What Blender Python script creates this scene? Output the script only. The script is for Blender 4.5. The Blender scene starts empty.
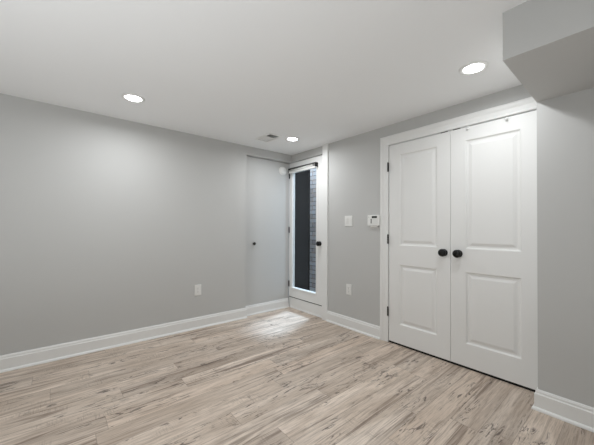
import bpy, bmesh, math
from mathutils import Matrix, Vector

C = bpy.context.scene.collection
scn = bpy.context.scene

# ------------------------------------------------------------------ camera
F_PX, YAW, PITCH, ROLL, CY = 287.286, 50.156, 0.659, 0.303, 225.02
CAM_Z = 1.165
a, t, r = map(math.radians, (YAW, PITCH, ROLL))
fw0 = Vector((-math.sin(a), math.cos(a), 0)); rt0 = Vector((math.cos(a), math.sin(a), 0)); up0 = Vector((0, 0, 1))
fw = fw0 * math.cos(t) + up0 * math.sin(t); up1 = up0 * math.cos(t) - fw0 * math.sin(t)
rt = rt0 * math.cos(r) + up1 * math.sin(r); up = up1 * math.cos(r) - rt0 * math.sin(r)
cd = bpy.data.cameras.new('camera'); cam = bpy.data.objects.new('camera', cd); C.objects.link(cam)
cd.sensor_fit = 'HORIZONTAL'; cd.sensor_width = 36.0; cd.lens = F_PX / 594 * 36.0
cd.shift_y = (CY - 222.5) / 594; cd.clip_start = 0.02
M = Matrix.Identity(4)
for i in range(3):
    M[i][0] = rt[i]; M[i][1] = up[i]; M[i][2] = -fw[i]
M[2][3] = CAM_Z
cam.matrix_world = M
scn.camera = cam

# ------------------------------------------------------------------ light
w = bpy.data.worlds.new('world'); scn.world = w; w.use_nodes = True
bg = w.node_tree.nodes['Background']; bg.inputs[0].default_value = (0.72, 0.84, 1.0, 1); bg.inputs[1].default_value = 3.0
sd = bpy.data.lights.new('daylight', 'SUN'); sun = bpy.data.objects.new('daylight', sd); C.objects.link(sun)
sd.energy = 4.5; sd.angle = math.radians(9); sd.color = (0.60, 0.77, 1.0)
sun.rotation_euler = Vector((0.17, -0.50, -1.0)).to_track_quat('-Z', 'Y').to_euler()
bd = bpy.data.lights.new('added_ceiling_fill', 'AREA'); bl = bpy.data.objects.new('added_ceiling_fill', bd); C.objects.link(bl)
bd.shape = 'SQUARE'; bd.size = 1.2; bd.energy = 34; bd.color = (0.93, 0.97, 1.0)      # added unseen fill aimed up to brighten the ceiling
bl.location = (-0.60, -0.85, 0.35); bl.rotation_euler = (math.pi, 0, 0)
LAMP_POWER, LAMP_SPREAD = 6.0, 168
scn.view_settings.view_transform = 'Standard'; scn.view_settings.look = 'None'
scn.view_settings.gamma = 1.0; scn.view_settings.use_curve_mapping = False
scn.view_settings.exposure = 0.12

# ------------------------------------------------------------------ sizes
H = 2.241            # ceiling
XL, XR = -3.305, 1.00
YB, YF = 2.636, -2.00
YP, XP = 2.409, -0.436     # wall standing forward right of the closet
YS, ZS = 1.687, 2.002       # soffit front and underside
XREC = -3.372               # hidden flush door, set back
T = 0.15

# ------------------------------------------------------------------ materials
def srgb(c):
    return tuple((x/255/12.92 if x/255 <= .04045 else ((x/255+.055)/1.055)**2.4) for x in c) + (1,)

def mat(name, col, rough=0.5, metal=0.0, bump=0.0, bscale=300, spec=None, mottled=0.0):
    m = bpy.data.materials.new(name); m.use_nodes = True; n = m.node_tree.nodes; l = m.node_tree.links
    b = n['Principled BSDF']
    b.inputs['Base Color'].default_value = srgb(col); b.inputs['Roughness'].default_value = rough
    b.inputs['Metallic'].default_value = metal
    if spec is not None: b.inputs['Specular IOR Level'].default_value = spec
    tc = n.new('ShaderNodeTexCoord'); ns = n.new('ShaderNodeTexNoise'); ns.inputs['Scale'].default_value = bscale
    ns.inputs['Detail'].default_value = 3
    l.new(tc.outputs['Object'], ns.inputs['Vector'])
    mr = n.new('ShaderNodeMapRange'); mr.inputs['To Min'].default_value = max(0, rough-.04); mr.inputs['To Max'].default_value = min(1, rough+.04)
    l.new(ns.outputs['Fac'], mr.inputs['Value']); l.new(mr.outputs['Result'], b.inputs['Roughness'])
    if bump:
        bp = n.new('ShaderNodeBump'); bp.inputs['Strength'].default_value = bump; bp.inputs['Distance'].default_value = 0.001
        l.new(ns.outputs['Fac'], bp.inputs['Height']); l.new(bp.outputs['Normal'], b.inputs['Normal'])
    return m

WALL = mat('grey_wall_paint', (198, 198, 196), 0.75, bump=.08)
CEIL = mat('white_ceiling_paint', (243, 244, 244), 0.85, bump=.06)
TRIM = mat('white_trim_paint', (238, 238, 236), 0.38, bump=.03, bscale=120)
DOOR = mat('white_door_paint', (238, 238, 236), 0.42, bump=.03, bscale=120)
PLASTIC = mat('white_plastic', (236, 236, 233), 0.35)
BLACK = mat('matte_black_metal', (7, 7, 7), 0.28, 0.0, spec=.35)
HINGE = mat('dark_hinge_metal', (34, 33, 33), 0.4, 0.6)
BRONZE = mat('dark_knob_metal', (48, 44, 42), 0.3, 0.7)
NICKEL = mat('satin_nickel', (160, 158, 154), 0.35, 0.9)
SCREEN = mat('keypad_screen', (50, 54, 50), 0.2)
SOCKET = mat('socket_slots', (70, 70, 70), 0.6)
CHARCOAL = mat('charcoal_panel', (17, 16, 16), 0.9, bump=.1, bscale=40, spec=.08)
CONCRETE = mat('concrete', (140, 138, 134), 0.9, bump=.4, bscale=60)
VENTDARK = mat('duct_interior', (20, 20, 20), 0.9)
SHADE = mat('shade_fabric', (214, 214, 210), 0.7, bump=.1)
TRACK = mat('grey_plastic_cap', (88, 88, 86), 0.5)

def glass_mat():
    m = bpy.data.materials.new('window_glass'); m.use_nodes = True; n = m.node_tree.nodes; l = m.node_tree.links
    n.clear(); o = n.new('ShaderNodeOutputMaterial'); tr = n.new('ShaderNodeBsdfTransparent'); gl = n.new('ShaderNodeBsdfGlossy')
    gl.inputs['Roughness'].default_value = 0.02; fr = n.new('ShaderNodeFresnel'); fr.inputs['IOR'].default_value = 1.45
    tr.inputs['Color'].default_value = (.93, .96, .96, 1)
    mx = n.new('ShaderNodeMixShader'); ge = n.new('ShaderNodeNewGeometry'); k1 = n.new('ShaderNodeMath'); k1.operation = 'SUBTRACT'; k1.inputs[0].default_value = 1; l.new(ge.outputs['Backfacing'], k1.inputs[1])
    k2 = n.new('ShaderNodeMath'); k2.operation = 'MULTIPLY'; l.new(fr.outputs[0], k2.inputs[0]); l.new(k1.outputs[0], k2.inputs[1]); l.new(k2.outputs[0], mx.inputs[0]); l.new(tr.outputs[0], mx.inputs[1]); l.new(gl.outputs[0], mx.inputs[2])
    l.new(mx.outputs[0], o.inputs[0]); return m
GLASS = glass_mat()

def emit_mat():
    m = bpy.data.materials.new('lamp_lens'); m.use_nodes = True; n = m.node_tree.nodes; l = m.node_tree.links
    n.clear(); o = n.new('ShaderNodeOutputMaterial'); e = n.new('ShaderNodeEmission')
    e.inputs[0].default_value = (0.96, 0.98, 1.0, 1); e.inputs[1].default_value = 14.0
    l.new(e.outputs[0], o.inputs[0]); return m
LENS = emit_mat()

class NB:
    """tiny node builder"""
    def __init__(s, m): s.n = m.node_tree.nodes; s.l = m.node_tree.links
    def set(s, sock, v):
        if isinstance(v, bpy.types.NodeSocket): s.l.new(v, sock)
        else: sock.default_value = v
    def math(s, op, a, b=0.0, c=None, clamp=False):
        k = s.n.new('ShaderNodeMath'); k.operation = op; k.use_clamp = clamp
        s.set(k.inputs[0], a); s.set(k.inputs[1], b)
        if c is not None: s.set(k.inputs[2], c)
        return k.outputs[0]
    def xyz(s, x, y, z=0.0):
        k = s.n.new('ShaderNodeCombineXYZ'); s.set(k.inputs[0], x); s.set(k.inputs[1], y); s.set(k.inputs[2], z); return k.outputs[0]
    def white(s, v):
        k = s.n.new('ShaderNodeTexWhiteNoise'); k.noise_dimensions = '3D'; s.l.new(v, k.inputs['Vector']); return k.outputs['Value']
    def noise(s, v, scale, detail=4, rough=.55, dist=0.0):
        k = s.n.new('ShaderNodeTexNoise'); s.l.new(v, k.inputs['Vector']); k.inputs['Scale'].default_value = scale
        k.inputs['Detail'].default_value = detail; k.inputs['Roughness'].default_value = rough; k.inputs['Distortion'].default_value = dist
        return k.outputs['Fac']
    def rng(s, v, a, b, c=0.0, d=1.0, smooth=True):
        k = s.n.new('ShaderNodeMapRange'); k.interpolation_type = 'SMOOTHSTEP' if smooth else 'LINEAR'
        s.set(k.inputs['Value'], v)
        for nme, q in zip(('From Min', 'From Max', 'To Min', 'To Max'), (a, b, c, d)): k.inputs[nme].default_value = q
        return k.outputs['Result']
    def mix(s, f, a, b, mode='MIX'):
        k = s.n.new('ShaderNodeMix'); k.data_type = 'RGBA'; k.blend_type = mode
        s.set(k.inputs['Factor'], f)
        for i, v in ((6, a), (7, b)): s.set(k.inputs[i], v)
        return k.outputs[2]

def floor_mat():
    m = bpy.data.materials.new('rustic_oak_planks'); m.use_nodes = True; q = NB(m); b = q.n['Principled BSDF']
    tc = q.n.new('ShaderNodeTexCoord'); sp = q.n.new('ShaderNodeSeparateXYZ'); q.l.new(tc.outputs['Object'], sp.inputs[0])
    X, Y = sp.outputs[0], sp.outputs[1]
    W, L = 0.152, 1.22
    u = q.math('DIVIDE', X, W); row = q.math('FLOOR', u); fu = q.math('FRACT', u)
    off = q.white(q.xyz(row, 3.7, 1.1))
    v = q.math('ADD', q.math('DIVIDE', Y, L), q.math('MULTIPLY', off, 7.0)); colm = q.math('FLOOR', v); fv = q.math('FRACT', v)
    r1 = q.white(q.xyz(row, colm, 0.5)); r2 = q.white(q.xyz(row, colm, 9.5)); r3 = q.white(q.xyz(colm, row, 4.2))
    ox = q.math('MULTIPLY', r1, 31.0); oy = q.math('MULTIPLY', r2, 47.0)
    # coordinates in each plank, stretched along it
    def st(kx, ky, z=0.0):
        return q.xyz(q.math('MULTIPLY', q.math('ADD', X, ox), kx), q.math('MULTIPLY', q.math('ADD', Y, oy), ky), z)
    broad = q.noise(st(7, 1.5), 1.0, 4, .6, .6)
    streak = q.noise(st(26, 1.1, 1.7), 1.0, 6, .62, 1.2)
    band = q.rng(q.noise(st(9, .8, 31.7), 1.0, 2, .5, .4), .46, .60)
    fine = q.noise(st(160, 7, 5.1), 1.0, 4, .7)
    blot = q.noise(st(30, 5.5, 8.3), 1.0, 5, .62, 2.2)
    blotmask = q.noise(st(8, 2.6, 12.3), 1.0, 1, .5)
    saw = q.noise(st(14, 190, 3.3), 1.0, 2, .5)
    sawmask = q.rng(q.noise(st(6, 3.5, 20.3), 1.0, 2, .5), .56, .66)
    base = q.mix(q.rng(broad, .3, .72), srgb((198, 181, 165)), srgb((240, 226, 212)))
    warm = q.mix(q.math('MULTIPLY', r3, .5), base, srgb((210, 190, 172)))
    tone = q.rng(r1, 0, 1, .84, 1.10, False)
    c0 = q.mix(1.0, warm, q.xyz(tone, tone, tone), 'MULTIPLY')
    c1 = q.mix(q.math('MULTIPLY', q.math('MULTIPLY', q.rng(streak, .44, .66), q.math('ADD', q.math('MULTIPLY', band, .62), .38)), .85), c0, srgb((122, 104, 91)))
    c2 = q.mix(q.math('MULTIPLY', q.rng(fine, .44, .70), .40), c1, srgb((104, 88, 76)))
    knots = q.math('MULTIPLY', q.rng(blot, .54, .62), q.rng(blotmask, .50, .59))
    c3 = q.mix(q.math('MULTIPLY', knots, .8), c2, srgb((78, 67, 61)))
    c4 = q.mix(q.math('MULTIPLY', q.math('MULTIPLY', q.rng(saw, .5, .62), sawmask), .30), c3, srgb((104, 90, 80)))
    # joints between planks
    eu = q.math('MINIMUM', fu, q.math('SUBTRACT', 1.0, fu)); ev = q.math('MINIMUM', fv, q.math('SUBTRACT', 1.0, fv))
    ju = q.math('LESS_THAN', eu, 0.0085); jv = q.math('LESS_THAN', ev, 0.0011); j = q.math('MAXIMUM', ju, jv)
    c5 = q.mix(q.math('MULTIPLY', j, .50), c4, srgb((96, 82, 72)))
    q.l.new(c5, b.inputs['Base Color'])
    q.l.new(q.rng(streak, .3, .7, .36, .50), b.inputs['Roughness'])
    b.inputs['Specular IOR Level'].default_value = 0.4
    bp = q.n.new('ShaderNodeBump'); bp.inputs['Strength'].default_value = .25; bp.inputs['Distance'].default_value = .0015
    hgt = q.math('SUBTRACT', q.math('ADD', fine, streak), q.math('MULTIPLY', j, 1.2))
    q.l.new(hgt, bp.inputs['Height']); q.l.new(bp.outputs[0], b.inputs['Normal'])
    return m
FLOOR = floor_mat()

def brick_mat():
    m = bpy.data.materials.new('grey_brick'); m.use_nodes = True; q = NB(m); b = q.n['Principled BSDF']
    tc = q.n.new('ShaderNodeTexCoord'); sp = q.n.new('ShaderNodeSeparateXYZ'); q.l.new(tc.outputs['Object'], sp.inputs[0])
    br = q.n.new('ShaderNodeTexBrick'); q.l.new(q.xyz(sp.outputs[0], sp.outputs[2]), br.inputs['Vector'])
    br.inputs['Scale'].default_value = 1.0; br.inputs['Brick Width'].default_value = .24; br.inputs['Row Height'].default_value = .085
    br.inputs['Mortar Size'].default_value = .007; br.inputs['Bias'].default_value = 0
    br.inputs['Color1'].default_value = srgb((150, 141, 138)); br.inputs['Color2'].default_value = srgb((200, 200, 204)); br.inputs['Mortar'].default_value = srgb((92, 88, 86))
    ns = q.noise(tc.outputs['Object'], 16, 4, .6)
    c = q.mix(q.rng(ns, .45, .62), br.outputs['Color'], srgb((190, 168, 152)))
    q.l.new(q.mix(.55, br.outputs['Color'], c), b.inputs['Base Color']); b.inputs['Roughness'].default_value = .85
    bp = q.n.new('ShaderNodeBump'); bp.inputs['Strength'].default_value = .6; bp.inputs['Distance'].default_value = .01
    q.l.new(q.math('SUBTRACT', ns, br.outputs['Fac']), bp.inputs['Height']); q.l.new(bp.outputs[0], b.inputs['Normal'])
    return m
BRICK = brick_mat()

# ------------------------------------------------------------------ mesh helpers
def box(bm, x0, x1, y0, y1, z0, z1, bev=0.0):
    n0 = len(bm.verts)
    vs = [bm.verts.new((x, y, z)) for z in (z0, z1) for y in (y0, y1) for x in (x0, x1)]
    fs = []
    for f in ((0, 2, 3, 1), (4, 5, 7, 6), (0, 1, 5, 4), (2, 6, 7, 3), (0, 4, 6, 2), (1, 3, 7, 5)):
        fs.append(bm.faces.new([vs[i] for i in f]))
    if bev:
        es = list({e for f in fs for e in f.edges})
        bmesh.ops.bevel(bm, geom=es, offset=bev, segments=2, affect='EDGES', profile=.5)
    return bm

def lathe(bm, prof, centre, axis=(0, 0, 1), seg=32):
    """prof: list of (radius, height along axis)"""
    q = Vector((0, 0, 1)).rotation_difference(Vector(axis)).to_matrix(); c = Vector(centre)
    rings = []
    for rr, hh in prof:
        if rr < 1e-6: rings.append([bm.verts.new(c + q @ Vector((0, 0, hh)))])
        else: rings.append([bm.verts.new(c + q @ Vector((rr*math.cos(2*math.pi*k/seg), rr*math.sin(2*math.pi*k/seg), hh))) for k in range(seg)])
    for A, B in zip(rings, rings[1:]):
        for k in range(seg):
            a0, a1 = A[k % len(A)], A[(k+1) % seg % len(A)]; b0, b1 = B[k % len(B)], B[(k+1) % seg % len(B)]
            vs = []
            for vv in (a0, a1, b1, b0):
                if vv not in vs: vs.append(vv)
            if len(vs) > 2: bm.faces.new(vs).smooth = True
    return bm

def sweep(bm, path, prof, fn):
    """path: 2D points; prof: closed list of (a,b), a along the left normal of the path, b out of plane; mitred"""
    P = [Vector(p) for p in path]; rings = []
    for i, p in enumerate(P):
        d0 = (P[i]-P[i-1]).normalized() if i else (P[1]-P[0]).normalized()
        d1 = (P[i+1]-P[i]).normalized() if i < len(P)-1 else d0
        n0 = Vector((-d0.y, d0.x)); n1 = Vector((-d1.y, d1.x)); mt = (n0+n1).normalized(); mt = mt / max(.3, mt.dot(n0))
        rings.append([bm.verts.new(fn(p.x+mt.x*u, p.y+mt.y*u, b)) for u, b in prof])
    k = len(prof)
    for A, B in zip(rings, rings[1:]):
        for i in range(k): bm.faces.new((A[i], A[(i+1) % k], B[(i+1) % k], B[i]))
    bm.faces.new(list(reversed(rings[0]))); bm.faces.new(rings[-1])
    return bm

def obj(name, bm, m, parent=None, loc=None):
    bmesh.ops.recalc_face_normals(bm, faces=bm.faces)
    me = bpy.data.meshes.new(name); bm.to_mesh(me); bm.free(); me.materials.append(m)
    o = bpy.data.objects.new(name, me); C.objects.link(o)
    if parent:
        o.parent = parent
        pl = parent.matrix_basis.translation.copy(); pp = parent.parent
        while pp: pl += pp.matrix_basis.translation; pp = pp.parent
        me.transform(Matrix.Translation(-pl))      # keep world position
    return o

def tag(o, label, cat, group=None, kind=None):
    o['label'] = label; o['category'] = cat
    if group: o['group'] = group
    if kind: o['kind'] = kind
    return o

def thing(name, label, cat, loc, group=None, kind=None):
    o = bpy.data.objects.new(name, None); o.empty_display_size = .05; C.objects.link(o); o.location = loc
    return tag(o, label, cat, group, kind)

def B(): return bmesh.new()
def S(name, bm, m, label, cat): return tag(obj(name, bm, m), label, cat, kind='structure')

# ------------------------------------------------------------------ room shell
S('floor', box(B(), XL-T, XR+T, YF-T, YB+T, -.1, 0), FLOOR, 'light greige rustic oak plank floor of the empty room', 'floor')

VX0, VX1, VY0, VY1 = -2.962, -2.708, 1.850, 1.985      # duct opening behind the vent
bm = B()
box(bm, XL-T, VX0, YF-T, YB+T, H, H+T); box(bm, VX1, XR+T, YF-T, YB+T, H, H+T)
box(bm, VX0, VX1, YF-T, VY0, H, H+T); box(bm, VX0, VX1, VY1, YB+T, H, H+T)
S('ceiling', bm, CEIL, 'smooth white ceiling with recessed lights', 'ceiling')

ZD = 2.134       # top of the flush door and of the glass door
YREC0 = 1.893
bm = B()
box(bm, XL-T, XL, YF-T, YREC0, 0, H); box(bm, XL-T, XL, YREC0, YB+T, ZD, H); box(bm, XL-T, XREC-.03, YREC0, YB+T, 0, ZD)
S('wall_left', bm, WALL, 'long plain grey wall on the left', 'wall')

GX0, GX1 = XREC, -2.634          # glass door opening
CX0, CX1 = -1.676, -0.452        # closet opening
bm = B()
box(bm, XREC, GX1, YB+.012, YB+T, ZD+.004, H)
box(bm, GX1, CX0, YB, YB+T, 0, H)
box(bm, CX0, XP, YB, YB+T, 2.032, H)
S('wall_back', bm, WALL, 'grey wall between the glass door and the white closet doors', 'wall')
S('wall_closet', box(box(box(B(), CX0-.12, XR, YB+.75, YB+.9, 0, H), CX0-.22, CX0-.12, YB+T, YB+.9, 0, H), XP, XP+.1, YB+T, YB+.9, 0, H), WALL,
  'grey closet interior behind the closed double doors', 'wall')
S('wall_right', box(B(), XP, XR+T, YP, YB+T, 0, H), WALL, 'grey wall standing forward right of the closet doors', 'wall')
S('wall_far_right', box(B(), XR, XR+T, YF-T, YP, 0, H), WALL, 'grey side wall beside the camera', 'wall')
S('wall_front', box(B(), XL, XR, YF-T, YF, 0, H), WALL, 'grey wall behind the camera', 'wall')
S('soffit', box(B(), XP, XR, YS, YP, ZS, H), WALL, 'boxed grey soffit dropping from the ceiling above the closet corner', 'soffit')

# ------------------------------------------------------------------ baseboards
BT, HB = .016, .130
BASE = [(0, 0), (BT, 0), (BT, .101), (.011, .107), (.0105, .119), (.005, HB), (0, HB)]
SHOE = [(BT, 0), (BT+.013, 0), (BT+.0125, .006), (BT+.010, .0125), (BT+.005, .017), (BT, .019)]
flat = lambda x, y, b: (x, y, b)
def baseboard(name, path, label):
    o = S(name, sweep(B(), path, BASE, flat), TRIM, label, 'baseboard')
    obj('shoe_moulding', sweep(B(), path, SHOE, flat), TRIM, o); return o
# left normal of the path must face the room
baseboard('baseboard_left', [(XL, YREC0+.012), (XL, YF)], 'white stepped baseboard along the left grey wall')
baseboard('baseboard_back', [(CX0-.094, YB), (-2.541, YB)], 'white baseboard between the glass door trim and the closet casing')
baseboard('baseboard_right', [(XR, YP), (XP, YP), (XP, YB-.02)], 'white baseboard on the forward wall right of the closet, returning round its corner')
baseboard('baseboard_front', [(XL+.03, YF), (XR, YF)], 'white baseboard on the wall behind the camera')

# ------------------------------------------------------------------ flush door in the left wall
d = thing('door_1', 'flush grey hidden door in the far end of the left wall with a small dark knob', 'door', (XREC, YREC0, 0), kind='structure')
obj('door_panel', box(B(), XREC-.03, XREC, YREC0+.003, YB+.012, .004, ZD-.004), WALL, d)
kb = obj('knob', lathe(B(), [(0, 0), (.012, 0), (.010, .012), (.018, .020), (.021, .030), (.016, .038), (0, .040)], (XREC, 2.045, .955), (1, 0, 0), 24), BRONZE, d)
kb['label'] = 'small dark metal knob'
bb = obj('baseboard', sweep(B(), [(XREC, YB+.010), (XREC, YREC0+.014)], BASE, flat), TRIM, d)
obj('shoe_moulding', sweep(B(), [(XREC, YB+.010), (XREC, YREC0+.014)], SHOE, flat), TRIM, bb)

# round detector on the flush door's wall
t_ = thing('wall_detector', 'round white detector disc high on the left wall beside the glass door', 'detector', (XREC, 2.533, 2.006))
obj('base', lathe(B(), [(0, 0), (.066, 0), (.066, .008), (.060, .012), (0, .012)], (XREC, 2.533, 2.006), (1, 0, 0), 40), PLASTIC, t_)
obj('cover', lathe(B(), [(.056, .012), (.054, .024), (.046, .030), (.020, .032), (0, .032)], (XREC, 2.533, 2.006), (1, 0, 0), 40), PLASTIC, t_)

# ------------------------------------------------------------------ glass door
YG = YB+.022             # face of the glass door
ZG0, ZG1 = .160, ZD-.006
GL, GR, GB, GT = -3.288, -2.785, .300, 1.985
d = thing('door_2', 'white full-lite glass door in the far corner looking out to a brick wall', 'door', (GX0, YG, 0), kind='structure')
bm = B()
for x0, x1, z0, z1 in ((GX0+.006, GL, ZG0, ZG1), (GR, GX1-.005, ZG0, ZG1), (GL, GR, ZG0, GB), (GL, GR, GT, ZG1)):
    box(bm, x0, x1, YG, YG+.044, z0, z1)
fr = obj('door_frame', bm, DOOR, d)
# glazing bead: mitred loop, proud of the face
bm = B(); bead = [(0, 0), (.020, 0), (.020, .004), (.014, .010), (.004, .008), (0, .004)]
def gl(x, z, b): return (x, YG - b, z)
for pa in ([(GL, GB), (GL, GT)], [(GL, GT), (GR, GT)], [(GR, GT), (GR, GB)], [(GR, GB), (GL, GB)]):
    sweep(bm, pa, bead, gl)
obj('glazing_bead', bm, TRIM, d)
obj('gap_shadow_strip', box(B(), GX0+.006, GX1-.005, YG+.008, YG+.040, .1475, .1598), BLACK, d)['label'] = 'dark strip standing in for the shadowed gap under the glass door'  # black strip paints the dark gap line between door and curb
obj('glass_pane', box(B(), GL, GR, YG+.018, YG+.024, GB, GT), GLASS, d)
def knob(parent, x, yface, z, m, s=1.0, name='knob'):
    pr = [(0, 0), (.032, 0), (.032, .004), (.027, .008), (.012, .011), (.011, .020), (.018, .024), (.029, .029), (.034, .037), (.033, .045), (.026, .052), (.012, .0555), (0, .056)]
    k = obj(name, lathe(B(), [(a*s, b*s) for a, b in pr], (x, yface, z), (0, -1, 0), 36), m, parent); return k
knob(d, -2.712, YG, .965, BLACK, .95)['label'] = 'round black knob'
def hinge(parent, x, y, z0, z1, m, rad=.0065, leaf=.0):
    bm = B(); n = 5; g = (z1-z0)/n
    for k in range(n):
        lathe(bm, [(0, 0), (rad, 0), (rad, g-.001), (0, g-.001)], (x, y, z0+k*g), (0, 0, 1), 14)
    lathe(bm, [(0, 0), (rad*.8, 0), (rad*.5, .005), (0, .006)], (x, y, z1), (0, 0, 1), 14)
    if leaf: box(bm, x-leaf, x+leaf, y+rad*.3, y+rad*.3+.002, z0, z1)
    h = obj('hinge', bm, m, parent); h['label'] = 'black hinge'; return h
for z in (1.945, 1.140, .345): hinge(d, GX0+.012, YG-.008, z-.042, z+.042, HINGE, .007, .010)
# curb under the door and trims
S('trim_1', box(B(), GX0, GX1, YG+.006, YB+T, 0, .147), TRIM, 'low white curb board under the glass door', 'trim')
obj('shoe_moulding', sweep(B(), [(GX1, YG+.006+BT), (GX0+.030, YG+.006+BT)], SHOE, flat), TRIM, bpy.data.objects['trim_1'])
S('trim_2', box(B(), GX1, -2.541, YB-.018, YB+.06, 0, H, .002), TRIM, 'white floor-to-ceiling trim board right of the glass door', 'trim')
# roller shade rolled up at the top of the glass
t_ = thing('roller_shade', 'rolled-up white shade mounted across the top of the glass door', 'shade', (GL, YG, 2.0))
obj('shade_roll', lathe(B(), [(0, 0), (.017, 0), (.017, .505), (0, .505)], (GL-.035, YG-.034, 2.008), (1, 0, 0), 24), SHADE, t_)
obj('head_rail', box(B(), GL-.035, GR+.025, YG-.050, YG-.012, 2.036, 2.044, .002), TRACK, t_)
obj('bottom_bar', box(B(), GL-.030, GR+.020, YG-.052, YG-.044, 1.968, 1.992, .002), PLASTIC, t_)
for xx in (GL-.041, GR+.026):
    o = obj('bracket', box(B(), xx, xx+.006, YG-.054, YG, 1.985, 2.044, .001), HINGE, t_); o['label'] = 'dark end bracket'
t_ = thing('door_sensor', 'small white contact sensor at the top right corner of the glass door', 'sensor', (-2.69, YG, 2.08))
obj('sensor_body', box(B(), -2.672, -2.650, YG-.014, YG, 2.040, 2.115, .003), PLASTIC, t_)
obj('magnet', box(B(), -2.646, -2.639, YG-.014, YG, 2.060, 2.100, .002), TRACK, t_)

# ------------------------------------------------------------------ closet: casing, jamb, doors
bm = B()
cz = lambda x, z, b: (x, YB-b, z)
CW = .094
cas = [(0, 0), (0, .008), (.006, .011), (.012, .011), (.018, .008), (.050, .011), (.062, .016), (.070, .018), (.084, .018), (CW, .014), (CW, 0)]
sweep(bm, [(CX0, 0.0), (CX0, 2.032), (XP-.001, 2.032)], cas, cz)
S('trim_3', bm, TRIM, 'white moulded casing around the left side and top of the closet doors', 'trim')
bm = B()
box(bm, CX0-.012, CX0, YB+.001, YB+T, 0, 2.044); box(bm, CX1, XP, YB-.004, YB+T, 0, 2.032); box(bm, CX0, CX1, YB+.001, YB+T, 2.0305, 2.0318)
S('trim_4', bm, TRIM, 'white door jamb lining the closet opening', 'trim')

def leaf(x0, x1, px0, px1, yf, zs, z0=.019, z1=2.024):
    """two-panel moulded door leaf, front faces -Y"""
    bm = B(); th = .035
    xs = [x0, px0, px1, x1]; zz = [z0, zs[0], zs[1], zs[2], zs[3], z1]
    V = {}
    for i, x in enumerate(xs):
        for j, z in enumerate(zz): V[i, j] = bm.verts.new((x, yf, z))
    for i in range(3):
        for j in range(5):
            c = [V[i, j], V[i+1, j], V[i+1, j+1], V[i, j+1]]
            if i == 1 and j in (1, 3):
                ring = c; X0, X1, Z0, Z1 = xs[1], xs[2], zz[j], zz[j+1]
                for ins, dep in ((.004, .003), (.011, .011), (.018, .012), (.026, .012), (.048, .004), (.050, .0035)):
                    nr = [bm.verts.new((x, yf+dep, z)) for x, z in ((X0+ins, Z0+ins), (X1-ins, Z0+ins), (X1-ins, Z1-ins), (X0+ins, Z1-ins))]
                    for k in range(4): bm.faces.new((ring[k], ring[(k+1) % 4], nr[(k+1) % 4], nr[k]))
                    ring = nr
                bm.faces.new(ring)
            else: bm.faces.new(c)
    bk = [bm.verts.new(p) for p in ((x0, yf+th, z0), (x1, yf+th, z0), (x1, yf+th, z1), (x0, yf+th, z1))]
    bm.faces.new(list(reversed(bk)))
    bot = [V[i, 0] for i in range(4)]; top = [V[i, 5] for i in range(4)]; lf = [V[0, j] for j in range(6)]; rg = [V[3, j] for j in range(6)]
    bm.faces.new(bot + [bk[1], bk[0]]); bm.faces.new(top + [bk[2], bk[3]]); bm.faces.new(lf + [bk[3], bk[0]]); bm.faces.new(rg + [bk[2], bk[1]])
    return bm
YD = YB-.001
SEAM = -1.068
ZP = (.208, .806, 1.000, 1.914)
d1 = thing('door_3', 'left white two-panel closet door with black hinges', 'door', (CX0, YD, 0), kind='structure')
obj('door_leaf', leaf(CX0+.004, SEAM-.0015, -1.553, -1.184, YD, ZP), DOOR, d1)
knob(d1, -1.122, YD, .957, BLACK)['label'] = 'round black knob'
for z0 in (1.757, 1.012, .270): hinge(d1, CX0-.002, YB-.012, z0, z0+.092, BLACK, .0075)
d2 = thing('door_4', 'right white two-panel closet door beside the forward wall', 'door', (SEAM, YD, 0), kind='structure')
obj('door_leaf', leaf(SEAM+.0015, CX1-.002, -.947, -.569, YD, ZP), DOOR, d2)
knob(d2, -1.001, YD, .957, BLACK)['label'] = 'round black knob'
# black strips as painted gap shadow under the doors, and roller catches at the meeting edge
for dd, xa, xb in ((d1, CX0+.004, SEAM-.0015), (d2, SEAM+.0015, CX1-.002)):
    obj('gap_shadow_strip', box(B(), xa, xb, YD+.004, YD+.031, .0005, .0188), BLACK, dd)['label'] = 'black strip standing in for the shadowed gap below the leaf'
for dd, xa, xb in ((d1, -1.150, -1.092), (d2, -1.046, -.990)):
    o = obj('catch_plate', box(B(), xa, xb, YD-.001, YD+.03, 2.0242, 2.0304, .0003), BLACK, dd); o['label'] = 'black catch plate'
# small white hooks near the top of the right leaf
for px in (-.925, -.655):
    t_ = thing('door_hook', 'small white hook on the right closet door top edge, ' + ('nearer the middle seam' if px < -.8 else 'nearer the forward wall'), 'hook', (px, YD, 2.0), group='white hooks on the closet door top')
    obj('hook_plate', box(B(), px-.009, px+.009, YD-.003, YD-.0002, 1.998, 2.027, .001), PLASTIC, t_)
    obj('hook_knob', lathe(B(), [(0, 0), (.006, 0), (.006, .008), (.010, .011), (.010, .016), (0, .018)], (px, YD-.003, 2.006), (0, -1, 0), 20), PLASTIC, t_)

# ------------------------------------------------------------------ wall fittings
def plate(bm, cx, cz_, wd, ht, th=.006):
    box(bm, cx-wd/2, cx+wd/2, YB-th, YB, cz_-ht/2, cz_+ht/2, .0022)
    return bm
t_ = thing('light_switch', 'white double light switch on the grey wall left of the keypad', 'light switch', (-2.207, YB, 1.255))
obj('wall_plate', plate(B(), -2.207, 1.255, .116, .122), PLASTIC, t_)
for sx in (-.023, .023):
    bm = B(); box(bm, -2.207+sx-.0165, -2.207+sx+.0165, YB-.0105, YB-.0061, 1.222, 1.288, .0015)
    bmesh.ops.rotate(bm, verts=bm.verts, cent=(-2.207+sx, YB-.0083, 1.255), matrix=Matrix.Rotation(math.radians(3), 3, 'X'))
    obj('rocker', bm, PLASTIC, t_)

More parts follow.
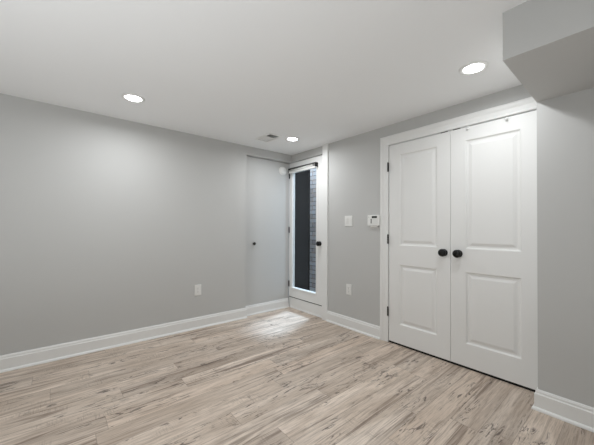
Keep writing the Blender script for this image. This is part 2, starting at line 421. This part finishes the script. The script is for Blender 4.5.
t_ = thing('alarm_keypad', 'white square alarm keypad on the grey wall beside the closet casing', 'keypad', (-1.852, YB, 1.255))
KX0, KX1, KZ0, KZ1, KY = -1.922, -1.772, 1.198, 1.314, YB-.028
obj('housing', box(B(), KX0, KX1, KY, YB, KZ0, KZ1, .004), PLASTIC, t_)
obj('wall_mount', box(B(), KX0+.03, KX1-.03, YB-.014, YB, KZ0-.020, KZ0, .002), PLASTIC, t_)
obj('display', box(B(), -1.864, -1.800, KY-.0015, KY-.0002, 1.280, 1.301, .0004), SCREEN, t_)['label'] = 'dark rectangular display'
obj('button_strip', box(B(), -1.878, -1.868, KY-.0015, KY-.0002, 1.222, 1.272, .0004), SOCKET, t_)['label'] = 'dark vertical strip'
obj('indicator_light', lathe(B(), [(0, 0), (.004, 0), (.003, .002), (0, .0025)], (-1.904, KY, 1.291), (0, -1, 0), 16), TRACK, t_)
for kz in (1.226, 1.244, 1.262):
    for kx in (-1.850, -1.828, -1.806):
        obj('key', box(B(), kx-.007, kx+.007, KY-.002, KY-.0002, kz-.006, kz+.006, .0006), PLASTIC, t_)

def outlet(label, base):
    """built on the plane y=0 facing -Y, around the origin"""
    t = thing('power_outlet', label, 'outlet', (0, 0, 0))
    obj('wall_plate', box(B(), -.039, .039, -.006, 0, -.062, .062, .0022), PLASTIC, t)
    for cz0 in (-.0205, .0205):
        s = obj('socket', box(B(), -.0165, .0165, -.0085, -.0061, cz0-.0145, cz0+.0145, .0012), PLASTIC, t)
        bm = B()
        for sx, hh in ((-.0065, .0045), (.0065, .0036)): box(bm, sx-.0011, sx+.0011, -.0092, -.0086, cz0+.001-hh+.002, cz0+.001+hh+.002)
        lathe(bm, [(0, 0), (.0024, 0), (.0024, .0006), (0, .0006)], (0, -.0086, cz0-.009), (0, -1, 0), 12)
        obj('slots', bm, SOCKET, s)
    obj('screw', lathe(B(), [(0, 0), (.003, 0), (.002, .001), (0, .001)], (0, -.0061, 0), (0, -1, 0), 12), NICKEL, t)
    t.location = base; return t
outlet('white power outlet low on the grey wall below the light switch', (-2.200, YB, .452))
o = outlet('white power outlet low on the long left wall', (XL, 1.262, .443)); o.rotation_euler = (0, 0, math.radians(90))

# ------------------------------------------------------------------ ceiling fittings
def downlight(x, y, label, power=LAMP_POWER):
    t = thing('recessed_light', label, 'ceiling light', (x, y, H), group='recessed ceiling lights')
    obj('trim_ring', lathe(B(), [(.059, .0), (.086, .0), (.085, .003), (.076, .006), (.062, .005), (.059, .0)], (x, y, H), (0, 0, -1), 48), PLASTIC, t)
    obj('lens', lathe(B(), [(.0595, .0015), (.056, .0040), (.040, .0062), (.020, .0072), (0, .0075)], (x, y, H), (0, 0, -1), 48), LENS, t)['label'] = 'glowing white lens'
    ld = bpy.data.lights.new('lamp_beam', 'AREA'); lo = bpy.data.objects.new('lamp_beam', ld); C.objects.link(lo)
    ld.shape = 'DISK'; ld.size = .110; ld.energy = power; ld.spread = math.radians(LAMP_SPREAD); ld.color = (.955, .98, 1.0)
    lo.location = (0, 0, -.0095); lo.parent = t
downlight(-2.700, .474, 'round recessed light glowing alone on the left side of the ceiling')
downlight(-2.688, 2.164, 'small far recessed light glowing beside the vent in front of the glass door')
downlight(-.712, 2.122, 'round recessed light glowing above the closet doors beside the soffit', LAMP_POWER*.72)
downlight(-.712, .474, 'added unseen recessed light above the camera, for extra brightness')  # extra lamp out of view, added to brighten the room

t_ = thing('air_vent', 'small white ceiling air vent with dark slots near the far corner', 'vent', (-2.83, 1.915, H))
bm = B()
for x0, x1, y0, y1 in ((VX0-.03, VX1+.03, VY0-.03, VY0), (VX0-.03, VX1+.03, VY1, VY1+.03), (VX0-.03, VX0, VY0, VY1), (VX1, VX1+.03, VY0, VY1)):
    box(bm, x0, x1, y0, y1, H-.006, H-.0001, .002)
obj('vent_frame', bm, PLASTIC, t_)
n = 9
for k in range(n):
    xc = VX0 + (VX1-VX0)*(k+.5)/n; ang = -52 if xc < -2.83 else 48
    bm = B(); hw = .0065 if xc < -2.83 else .009; box(bm, xc-hw, xc+hw, VY0+.0005, VY1-.0005, H+.004, H+.0052)
    bmesh.ops.rotate(bm, verts=bm.verts, cent=(xc, 0, H+.0046), matrix=Matrix.Rotation(math.radians(ang), 3, 'Y'))
    obj('louver', bm, PLASTIC, t_)
bm = B()
box(bm, VX0, VX1, VY0, VY1, H+.100, H+.102)
for q0 in ((VX0, VX0+.001, VY0, VY1), (VX1-.001, VX1, VY0, VY1), (VX0+.001, VX1-.001, VY0, VY0+.001), (VX0+.001, VX1-.001, VY1-.001, VY1)): box(bm, *q0, H+.012, H+.100)
obj('duct', bm, VENTDARK, t_)

# ------------------------------------------------------------------ outside the glass door
S('ground', box(B(), -7.5, CX0-.23, YB+T, 4.6, -.14, -.02), CONCRETE, 'concrete ground of the sunken area outside the glass door', 'ground')
S('wall_outside', box(B(), -7.5, -1.9, 3.9, 4.1, -.02, 2.55), BRICK, 'mottled grey brick wall seen through the glass door', 'wall')
t_ = thing('privacy_screen', 'tall charcoal screen panel outside the glass door in front of the brick wall', 'screen', (-4.4, 3.22, -.02))
obj('panel', box(B(), -5.30, -3.565, 3.205, 3.235, .02, 2.24, .003), CHARCOAL, t_)
for xx in (-5.34, -3.565):
    obj('post', box(B(), xx, xx+.025, 3.204, 3.236, -.02, 2.26, .002), CHARCOAL, t_)
